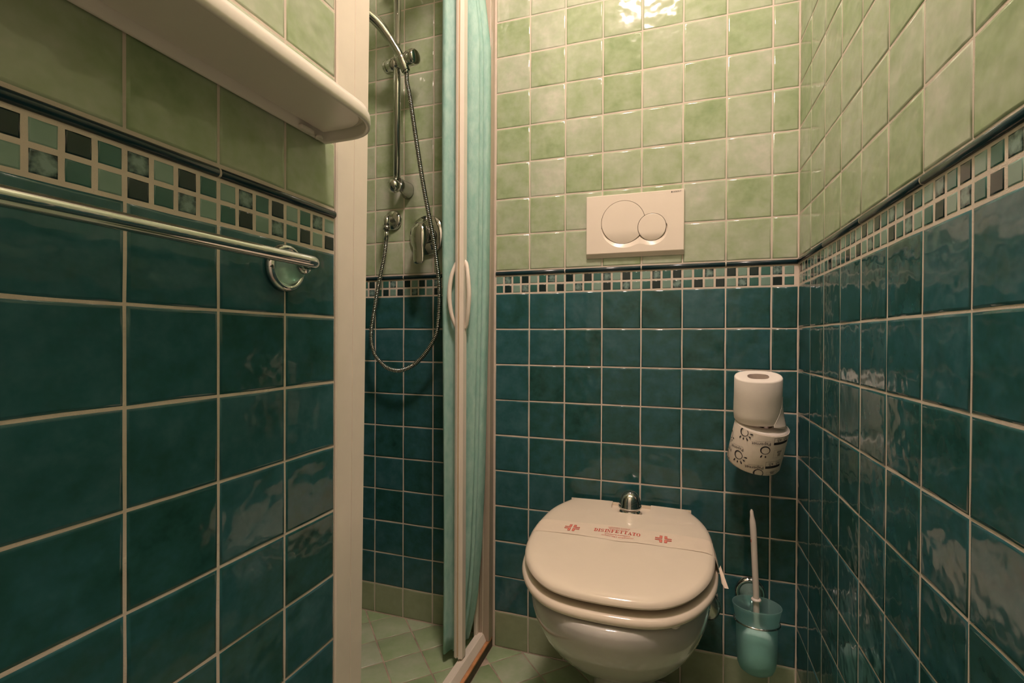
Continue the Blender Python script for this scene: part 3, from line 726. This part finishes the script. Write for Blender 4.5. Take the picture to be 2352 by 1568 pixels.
def wrap_print(polys, name, mat, dr=0.0009, label=None):
    m_ = MB()
    for vs_, fs_ in polys:
        if len(vs_) == 4 and len(fs_) == 1:                       # long flat bars follow the curve in short steps
            a_, b_, c_, d_ = [Vector((v[0], v[1])) for v in vs_]
            k = max(1, int((b_ - a_).length / 0.003))
            vs_ = [tuple(a_.lerp(b_, i / k)) for i in range(k + 1)] + [tuple(d_.lerp(c_, i / k)) for i in range(k + 1)]
            fs_ = [(i, i + 1, k + 2 + i, k + 1 + i) for i in range(k)]
        m_.add([on_roll(v[0], v[1], RR + dr) for v in vs_], fs_, False)
    m_.build(name, mat, lr, label)
def place(polys, s, h, rot, k=1.0):
    c, sn = math.cos(rot), math.sin(rot)
    return [([(s + k * (c * v[0] - sn * v[1]), h + k * (sn * v[0] + c * v[1])) for v in vs_], fs_) for vs_, fs_ in polys]
def sun(rays, a0):
    out = []; n = 22; vs_ = []
    for i in range(n + 1):
        a = 2 * PI * i / n; w = 0.0013 + 0.0021 * (0.5 - 0.5 * math.cos(a - a0 - 0.6))
        vs_ += [(0.0108 * math.cos(a), 0.0108 * math.sin(a)), ((0.0108 - w) * math.cos(a), (0.0108 - w) * math.sin(a))]
    out.append((vs_, [(2 * i, 2 * i + 1, 2 * i + 3, 2 * i + 2) for i in range(n)]))
    for k in range(rays):
        a = a0 + (k - (rays - 1) / 2) * 0.52; L0, L1 = 0.0138, 0.0215 - 0.002 * (k % 2)
        d = Vector((math.cos(a), math.sin(a))); p = Vector((-d.y, d.x))
        v = [d * L0 + p * 0.0005, d * (L0 + (L1 - L0) * .6) + p * 0.0019, d * L1 + p * 0.0010, d * L1 - p * 0.0010, d * (L0 + (L1 - L0) * .6) - p * 0.0019, d * L0 - p * 0.0005]
        out.append(([tuple(q) for q in v], [tuple(range(6))]))
    return out
PX = 0.1 / 510.0 * 1.02                                           # metres per crop pixel on the roll's middle
def roll_uv(px, py):
    t = (py - 820) / 600.0; ax = 530 - 68 * t
    u = max(-0.98, min(0.98, (px - ax) / 338.0)); a = math.asin(u)
    ytop = 930 - 125 * (1 - math.cos(a)) + 85 * u
    return a * RR, H - (py - ytop) * PX
for px, py, rays, a0, k in ((330, 900, 5, -0.95, .92), (590, 1120, 2, -1.62, .92), (290, 1185, 5, -0.95, .95), (540, 1405, 0, 0, .95), (178, 925, 5, -1.2, .9), (140, 1180, 4, -1.0, .9)):
    s, h = roll_uv(px, py); ink = []
    for vs_, fs_ in place(sun(rays, a0), s, h, 0.0, k):
        if max(v[1] for v in vs_) > H - 0.0015: vs_ = [(v[0], min(v[1], H - 0.0015)) for v in vs_]
        if min(v[1] for v in vs_) < 0.003: vs_ = [(v[0], max(v[1], 0.003)) for v in vs_]
        ink.append((vs_, fs_))
    wrap_print(ink, 'sun_drawing', M['ink'])
for px, py, w_ in ((535, 1045, 0.0365), (258, 1095, 0.0365), (485, 1335, 0.0365), (140, 1100, 0.0365)):
    s, h = roll_uv(px, py); vs, fs = text_mesh('Papernet', 0.0105, w_)
    ink = place([([(v.x, v.y) for v in vs], fs)], s, h, PI + 0.20)
    ink += place([bar(-w_ / 2, -0.0062, w_ * 0.3, -0.0058)], s, h + 0.0, PI + 0.20)
    wrap_print(ink, 'printed_name', M['ink'])
for px, py in ((765, 1000), (708, 1295)):
    s, h = roll_uv(px, py); a_, b_ = 0.0185, 0.0085; e = 0.0005
    bd = [bar(-a_, -b_, a_, -b_ + 0.0058), bar(-a_, b_ - e, a_, b_), bar(-a_, -b_, -a_ + e, b_), bar(a_ - e, -b_, a_, b_)]
    for q in (-0.0090, 0.0072):
        bd += [arcband(q, 0.0035, 0.0028, 0.0028, 0.0010, 0, 2 * PI, 10, 1.0), bar(q - 0.0006, -0.0020, q + 0.0006, 0.0010), bar(q + 0.0045, 0.0000, q + 0.0062, 0.0050)]
    wrap_print(place(bd, s, h, 0.10), 'printed_badge', M['ink'])
for px, py in ((752, 1155), (700, 1395)):
    s, h = roll_uv(px, py); a_, b_ = 0.014, 0.0095 if py < 1300 else 0.0035; e = 0.0004
    gi = place([bar(-a_, -b_, a_, -b_ + e), bar(-a_, b_ - e, a_, b_), bar(-a_, -b_, -a_ + e, b_), bar(a_ - e, -b_, a_, b_), bar(-0.004, -b_ * .7, 0.004, b_ * .1), bar(-0.006, b_ * .2, 0.006, b_ * .7)], s, h, 0.10)
    wrap_print(gi, 'printed_badge', M['greyink'])
ur = thing('toilet_roll', 'upper unwrapped white toilet roll balanced on the printed roll', 'toilet roll', (0.5585, -0.0900, 0.6960), 'toilet rolls stacked on the holder')
ur.rotation_euler = (math.radians(12.5), math.radians(-1.0), 0)
H2, R2_ = 0.1000, 0.0480
PU = lambda mb, n, mt, lb=None: mb.build(n, mt, ur, lb)
def roll_ring(r, h, n=64, sq=0.0):
    return [(r * math.cos(2 * PI * i / n) * (1 + sq * math.cos(2 * (2 * PI * i / n) + 0.5)), r * math.sin(2 * PI * i / n), h + (0.0006 * math.sin(3 * 2 * PI * i / n))) for i in range(n)]
mb = MB(); mb.loft([roll_ring(0.0215, 0.0008), roll_ring(R2_ - 0.003, 0.0), roll_ring(R2_ - 0.0005, 0.003), roll_ring(R2_ + 0.0005, 0.02, sq=.006), roll_ring(R2_, H2 * 0.6), roll_ring(R2_ - 0.0002, H2 - 0.003), roll_ring(R2_ - 0.0016, H2 - 0.0004), roll_ring(R2_ - 0.005, H2), roll_ring(0.0215, H2 - 0.0008)], False, False)
PU(mb, 'paper', M['paper'])
PU(MB().lathe([(0.0215, 0.001), (0.0215, H2 - 0.001), (0.0205, H2 - 0.001), (0.0205, 0.001)], n=32, cap=False), 'core', M['card'])
# loose tail of paper that slips down on the right
base_a = PHI0 + 0.72
tl = []
for i in range(9):
    a = base_a + 0.80 * i / 8; row = []
    for j in range(9):
        t = j / 8; q = i / 8; z = (0.002 + 0.055 * q) * (1 - t) - 0.012 * t * (0.2 + q); r = R2_ + 0.0007 + 0.010 * t * t * q
        row.append((r * math.cos(a), r * math.sin(a), z))
    tl.append(row)
mb = MB(); mb.loft(tl, False, False, closed=False); tlo = PU(mb, 'loose_sheet', M['paper']); sm_ = tlo.modifiers.new('s', 'SOLIDIFY'); sm_.thickness = 0.0005

# ------------------------------------------------------------------ toilet brush set
BXc, BYc = 0.5625, -0.0745
bh = thing('brush_holder', 'frosted turquoise glass brush cup in chrome ring on the back wall', 'brush holder', (BXc, BYc, 0.118))
P = Part(bh)
rosette(P, (0.5575, -0.0022, 0.2680), (0, -1, 0), 0.0335, depth=1.1)
def cup_ring(a, b_, z, n=48): return [(BXc + a * math.cos(2 * PI * i / n), BYc + b_ * math.sin(2 * PI * i / n), z) for i in range(n)]
outer = [(0.012, 0.009, 0.1195), (0.026, 0.020, 0.1215), (0.0345, 0.027, 0.1280), (0.0395, 0.031, 0.1400), (0.0420, 0.033, 0.1600), (0.0428, 0.0337, 0.19), (0.0432, 0.0340, 0.230), (0.0440, 0.0346, 0.2380), (0.0490, 0.0385, 0.2640), (0.0515, 0.0405, 0.2735)]
inner = [(a - 0.0024, b_ - 0.0024, z + (0.0025 if z < 0.14 else 0)) for a, b_, z in reversed(outer)]
mb = MB(); mb.loft([cup_ring(*r) for r in outer] + [cup_ring(0.0508, 0.0398, 0.2748), cup_ring(0.0497, 0.0387, 0.2745)] + [cup_ring(*r) for r in inner]); P(mb, 'cup', M['frost'])
n = 48; ringp = [(BXc + 0.0468 * math.cos(2 * PI * i / n), BYc + 0.0372 * math.sin(2 * PI * i / n), 0.2375) for i in range(n + 1)]
P(MB().tube(ringp, 0.0021, 10, cap=False), 'support_ring', M['chrome'])
P(MB().tube([(0.5575, -0.0330, 0.2610), (0.5575, -0.0345, 0.250), (0.5580, -0.0362, 0.2380)], 0.0045, 12), 'bracket', M['chrome'])
tbh = thing('toilet_brush', 'white plastic toilet brush standing in the frosted turquoise cup', 'toilet brush', (BXc + 0.001, BYc, 0.130))
P = Part(tbh)
hs = [(0.5640, -0.0745, 0.155), (0.5632, -0.0745, 0.20), (0.5618, -0.0745, 0.25), (0.5608, -0.0745, 0.30), (0.5580, -0.0745, 0.36), (0.5553, -0.0745, 0.42), (0.5540, -0.0745, 0.445), (0.5525, -0.0745, 0.462), (0.5515, -0.0745, 0.474), (0.5505, -0.0745, 0.484), (0.5502, -0.0745, 0.4885)]
P(MB().tube(hs, [0.0062, 0.0062, 0.0064, 0.0066, 0.0066, 0.0068, 0.0069, 0.0062, 0.0042, 0.0036, 0.0015], 16), 'brush_handle', M['brush'])
P(MB().lathe([(0.0058, 0), (0.0095, 0.001), (0.0108, 0.0035), (0.0095, 0.006), (0.0058, 0.007)], (0.5610, -0.0745, 0.2815), (-0.03, 0, 1), 24), 'collar', M['brush'])
P(MB().box((0.5488, -0.0790, 0.415), (0.5497, -0.0760, 0.421)), 'red_dot', M['red'], 'small red sticker')
def bristles():
    m_ = MB(); rr = random.Random(5)
    m_.lathe([(0, 0), (0.020, 0.003), (0.028, 0.014), (0.0305, 0.032), (0.0305, 0.058), (0.027, 0.074), (0.016, 0.082), (0, 0.084)], (0.5640, -0.0745, 0.134), (0, 0, 1), 24, sy=0.82)
    for k in range(420):
        z = rr.uniform(0.142, 0.190); a = rr.uniform(0, 2 * PI); L = 0.0318 if z > 0.16 else 0.0295
        d = Vector((math.cos(a), math.sin(a) * 0.82, rr.uniform(-.25, .25))); p0 = Vector((0.5640, -0.0745, z)) + d * 0.006; p1 = Vector((0.5640, -0.0745, z)) + d * L
        w = Vector((-d.y, d.x, 0)) * 0.0009; u = Vector((0, 0, 0.0009))
        m_.add([p0 + w, p0 - w, p0 + u, p1 + w, p1 - w, p1 + u], [(0, 1, 4, 3), (1, 2, 5, 4), (2, 0, 3, 5), (3, 4, 5)], False)
    return m_
bo_ = P(bristles(), 'bristle_head', M['bristle']); bo_['kind'] = 'stuff'

# ------------------------------------------------------------------ shower fittings
RLX, RLY = -0.3810, -0.066
sr = thing('shower_rail', 'chrome vertical shower rail on green tiles inside the shower', 'shower rail', (RLX, -0.0022, 1.3))
P = Part(sr)
P(MB().lathe([(0.0, 0), (0.0105, 0), (0.0105, 0.62), (0.0, 0.62)], (RLX, RLY, 1.322), (0, 0, 1), 24), 'rail', M['chrome'])
for z in (1.322, 1.94):
    sg = -1 if z < 1.5 else 1
    P(MB().lathe([(0.0, -0.004), (0.0165, -0.004), (0.0195, 0.002), (0.0200, 0.010), (0.0175, 0.018), (0.012, 0.023), (0, 0.025)], (RLX - 0.005, RLY - 0.000, z - 0.004 * -sg), (-0.12, -0.72, sg * 0.65), 28), 'end_cap', M['chrome'])
    P(MB().loft([[(RLX + 0.004 + sx * w - 0.007 * t, RLY + (-0.0024 - RLY) * t, z + sg * (0.000 + 0.004 * t) + dz) for sx, dz in [(math.cos(2 * PI * i / 20), 0.016 * (1 + .6 * t) * math.sin(2 * PI * i / 20)) for i in range(20)]] for t, w in ((0.0, 0.012), (0.4, 0.0135), (0.75, 0.016), (0.92, 0.021), (1.0, 0.022))]), 'bracket', M['chrome_dark'])
SZ = 1.664
sl = thing('slider_holder', 'chrome slider with round knobs gripping the shower rail', 'slider', (RLX, RLY, SZ))
P = Part(sl)
AX = Vector((0.97, -0.22, -0.02)).normalized()
P(MB().lathe([(0.0, -0.056), (0.017, -0.056), (0.0190, -0.052), (0.0195, -0.042), (0.0180, -0.040), (0.0195, -0.038), (0.0195, -0.006), (0.0, -0.006)], (RLX + 0.012, RLY - 0.004, SZ), AX, 28), 'clamp_cap', M['chrome'])
P(MB().lathe([(0.0, 0.010), (0.0170, 0.010), (0.0185, 0.016), (0.0185, 0.030), (0.0215, 0.033), (0.0218, 0.051), (0.0200, 0.057), (0.0160, 0.060), (0, 0.061)], (RLX + 0.016, RLY - 0.008, SZ), AX, 28), 'knob', M['chrome'])
hb = Vector((-0.3490, -0.090, 1.6500)); hd = Vector((-0.33, -0.25, 0.91)).normalized()
P(MB().lathe([(0.0115, -0.024), (0.0128, -0.022), (0.0142, 0.014), (0.0138, 0.017), (0.0125, 0.017)], hb, hd, 24, cap=False), 'cradle', M['chrome'])
P(MB().tube([(RLX + 0.008, RLY - 0.006, SZ), hb - Vector((0.002, -0.012, 0))], 0.0135, 16), 'cradle_neck', M['chrome'])
hs_ = thing('hand_shower', 'curved chrome hand shower handle in the slider above the hose', 'hand shower', tuple(hb))
P = Part(hs_)
hp = catmull([hb - hd * 0.030, hb, hb + hd * 0.03, (-0.3800, -0.110, 1.714), (-0.3990, -0.134, 1.744), (-0.4190, -0.165, 1.760), (-0.4350, -0.200, 1.762), (-0.4480, -0.235, 1.757)], 6)
L_ = len(hp)
P(MB().tube(hp, [0.0098 + 0.0042 * min(1, i / (L_ * .55)) for i in range(L_)], 18), 'handle', M['chrome'])
P(MB().lathe([(0, 0.018), (0.020, 0.018), (0.034, 0.008), (0.037, -0.004), (0.035, -0.010), (0, -0.010)], (-0.462, -0.262, 1.747), (0.30, 0.35, 0.88), 30), 'spray_head', M['chrome'])
# hose: ribbed tube
PTS = [hb - hd * 0.028, (-0.3374, -0.0860, 1.5969), (-0.3297, -0.0900, 1.5708), (-0.3207, -0.0940, 1.5361), (-0.3008, -0.0970, 1.4244), (-0.2797, -0.1000, 1.3128), (-0.2608, -0.1020, 1.2256), (-0.2423, -0.1000, 1.1343), (-0.2360, -0.0960, 1.0786), (-0.2335, -0.0880, 1.0300), (-0.2380, -0.0760, 0.9667), (-0.2485, -0.0670, 0.9004), (-0.2595, -0.0640, 0.8735), (-0.2789, -0.0610, 0.8450), (-0.3056, -0.0580, 0.8160), (-0.3406, -0.0560, 0.7915), (-0.3815, -0.0550, 0.7791), (-0.4182, -0.0550, 0.7859), (-0.4436, -0.0550, 0.8046), (-0.4632, -0.0550, 0.8275), (-0.4740, -0.0550, 0.8650), (-0.4735, -0.0550, 0.9013), (-0.4606, -0.0550, 0.9723), (-0.4532, -0.0550, 1.0147), (-0.4384, -0.0550, 1.0785), (-0.4315, -0.0530, 1.1131), (-0.4265, -0.0500, 1.1650)]
hc = catmull(PTS, 10)
# resample evenly so that every rib is 4.5 mm long
def resample(c, step):
    out = [c[0]]; acc = 0.0
    for a, b_ in zip(c, c[1:]):
        d = (b_ - a).length
        while acc + d >= step:
            t = (step - acc) / d; a = a + (b_ - a) * t; out.append(a); d = (b_ - a).length; acc = 0.0
        acc += d
    return out
hc = resample(hc, 0.00125)
sho = thing('shower_hose', 'ribbed chrome shower hose hanging in a loop down to blue tiles', 'shower hose', tuple(PTS[0]))
P = Part(sho)
P(MB().tube(hc[::4] + [hc[-1]], 0.0052, 10), 'hose_core', M['hose_dark'], 'dark inner tube seen between the ribs')
mb = MB()
for i in range(2, len(hc) - 3, 4):
    mb.tube([hc[i - 1], hc[i], hc[i + 1], hc[i + 1] + (hc[i + 1] - hc[i]) * 0.4], [0.0056, 0.0067, 0.0067, 0.0054], 9, cap=False)
hr = P(mb, 'hose_ribs', M['chrome'], 'chrome ribs of the hose'); hr['kind'] = 'stuff'
P(MB().tube([hc[-1] + Vector((0, 0, -0.002)), (-0.4257, -0.0500, 1.1935)], 0.0074, 16), 'hose_nut', M['chrome'])
we = thing('wall_elbow', 'chrome hose elbow with round rosette on green shower tiles', 'elbow', (-0.433, -0.0022, 1.232))
P = Part(we)
P(MB().lathe([(0, 0), (0.0300, 0), (0.0310, 0.003), (0.0260, 0.009), (0.0150, 0.013), (0, 0.013)], (-0.433, -0.0022, 1.232), (0, -1, 0), 32), 'rosette', M['chrome'])
P(MB().tube([(-0.433, -0.012, 1.232), (-0.430, -0.032, 1.232)] + [(-0.4275 + 0.002 * math.sin(a), -0.036 - 0.014 * math.sin(a), 1.218 + 0.014 * math.cos(a)) for a in [PI / 2 * i / 6 for i in range(1, 7)]] + [(-0.4256, -0.050, 1.200)], 0.0098, 18), 'elbow_pipe', M['chrome'])
P(MB().lathe([(0, 0), (0.0112, 0), (0.0112, 0.011), (0, 0.011)], (-0.4256, -0.050, 1.194), (0, 0, 1), 24), 'elbow_nut', M['chrome_dark'])
mx = thing('shower_mixer', 'chrome shower mixer with lever on round plate behind the hose', 'mixer tap', (-0.318, -0.0022, 1.178))
P = Part(mx)
mo = Vector((-0.3145, -0.0022, 1.179))
P(MB().lathe([(0, 0), (0.0585, 0), (0.0600, 0.003), (0.0570, 0.008), (0.030, 0.012), (0, 0.012)], mo, (0, -1, 0), 48), 'plate', M['chrome'])
P(MB().lathe([(0.0, 0.011), (0.0270, 0.011), (0.0250, 0.018), (0.0210, 0.030), (0.0230, 0.036), (0.0235, 0.050), (0.0, 0.050)], mo, (0, -1, 0), 36), 'cartridge', M['chrome_dark'])
lv = []
for t, w, y, d in ((0.0, 0.010, -0.066, 0.012), (0.05, 0.0175, -0.071, 0.019), (0.16, 0.0232, -0.075, 0.023), (0.30, 0.0245, -0.077, 0.024), (0.46, 0.0235, -0.078, 0.023), (0.58, 0.0190, -0.079, 0.017), (0.66, 0.0172, -0.080, 0.012), (0.82, 0.0168, -0.082, 0.009), (0.93, 0.0160, -0.084, 0.008), (0.98, 0.0125, -0.085, 0.006), (1.0, 0.006, -0.085, 0.003)):
    z = 1.204 - 0.122 * t
    lv.append([(-0.3055 + 0.006 * t + w * math.cos(2 * PI * i / 28), y + d * math.sin(2 * PI * i / 28) * (1.0 if math.sin(2 * PI * i / 28) > 0 else 0.55), z) for i in range(28)])
P(MB().loft(lv), 'lever', M['chrome'])
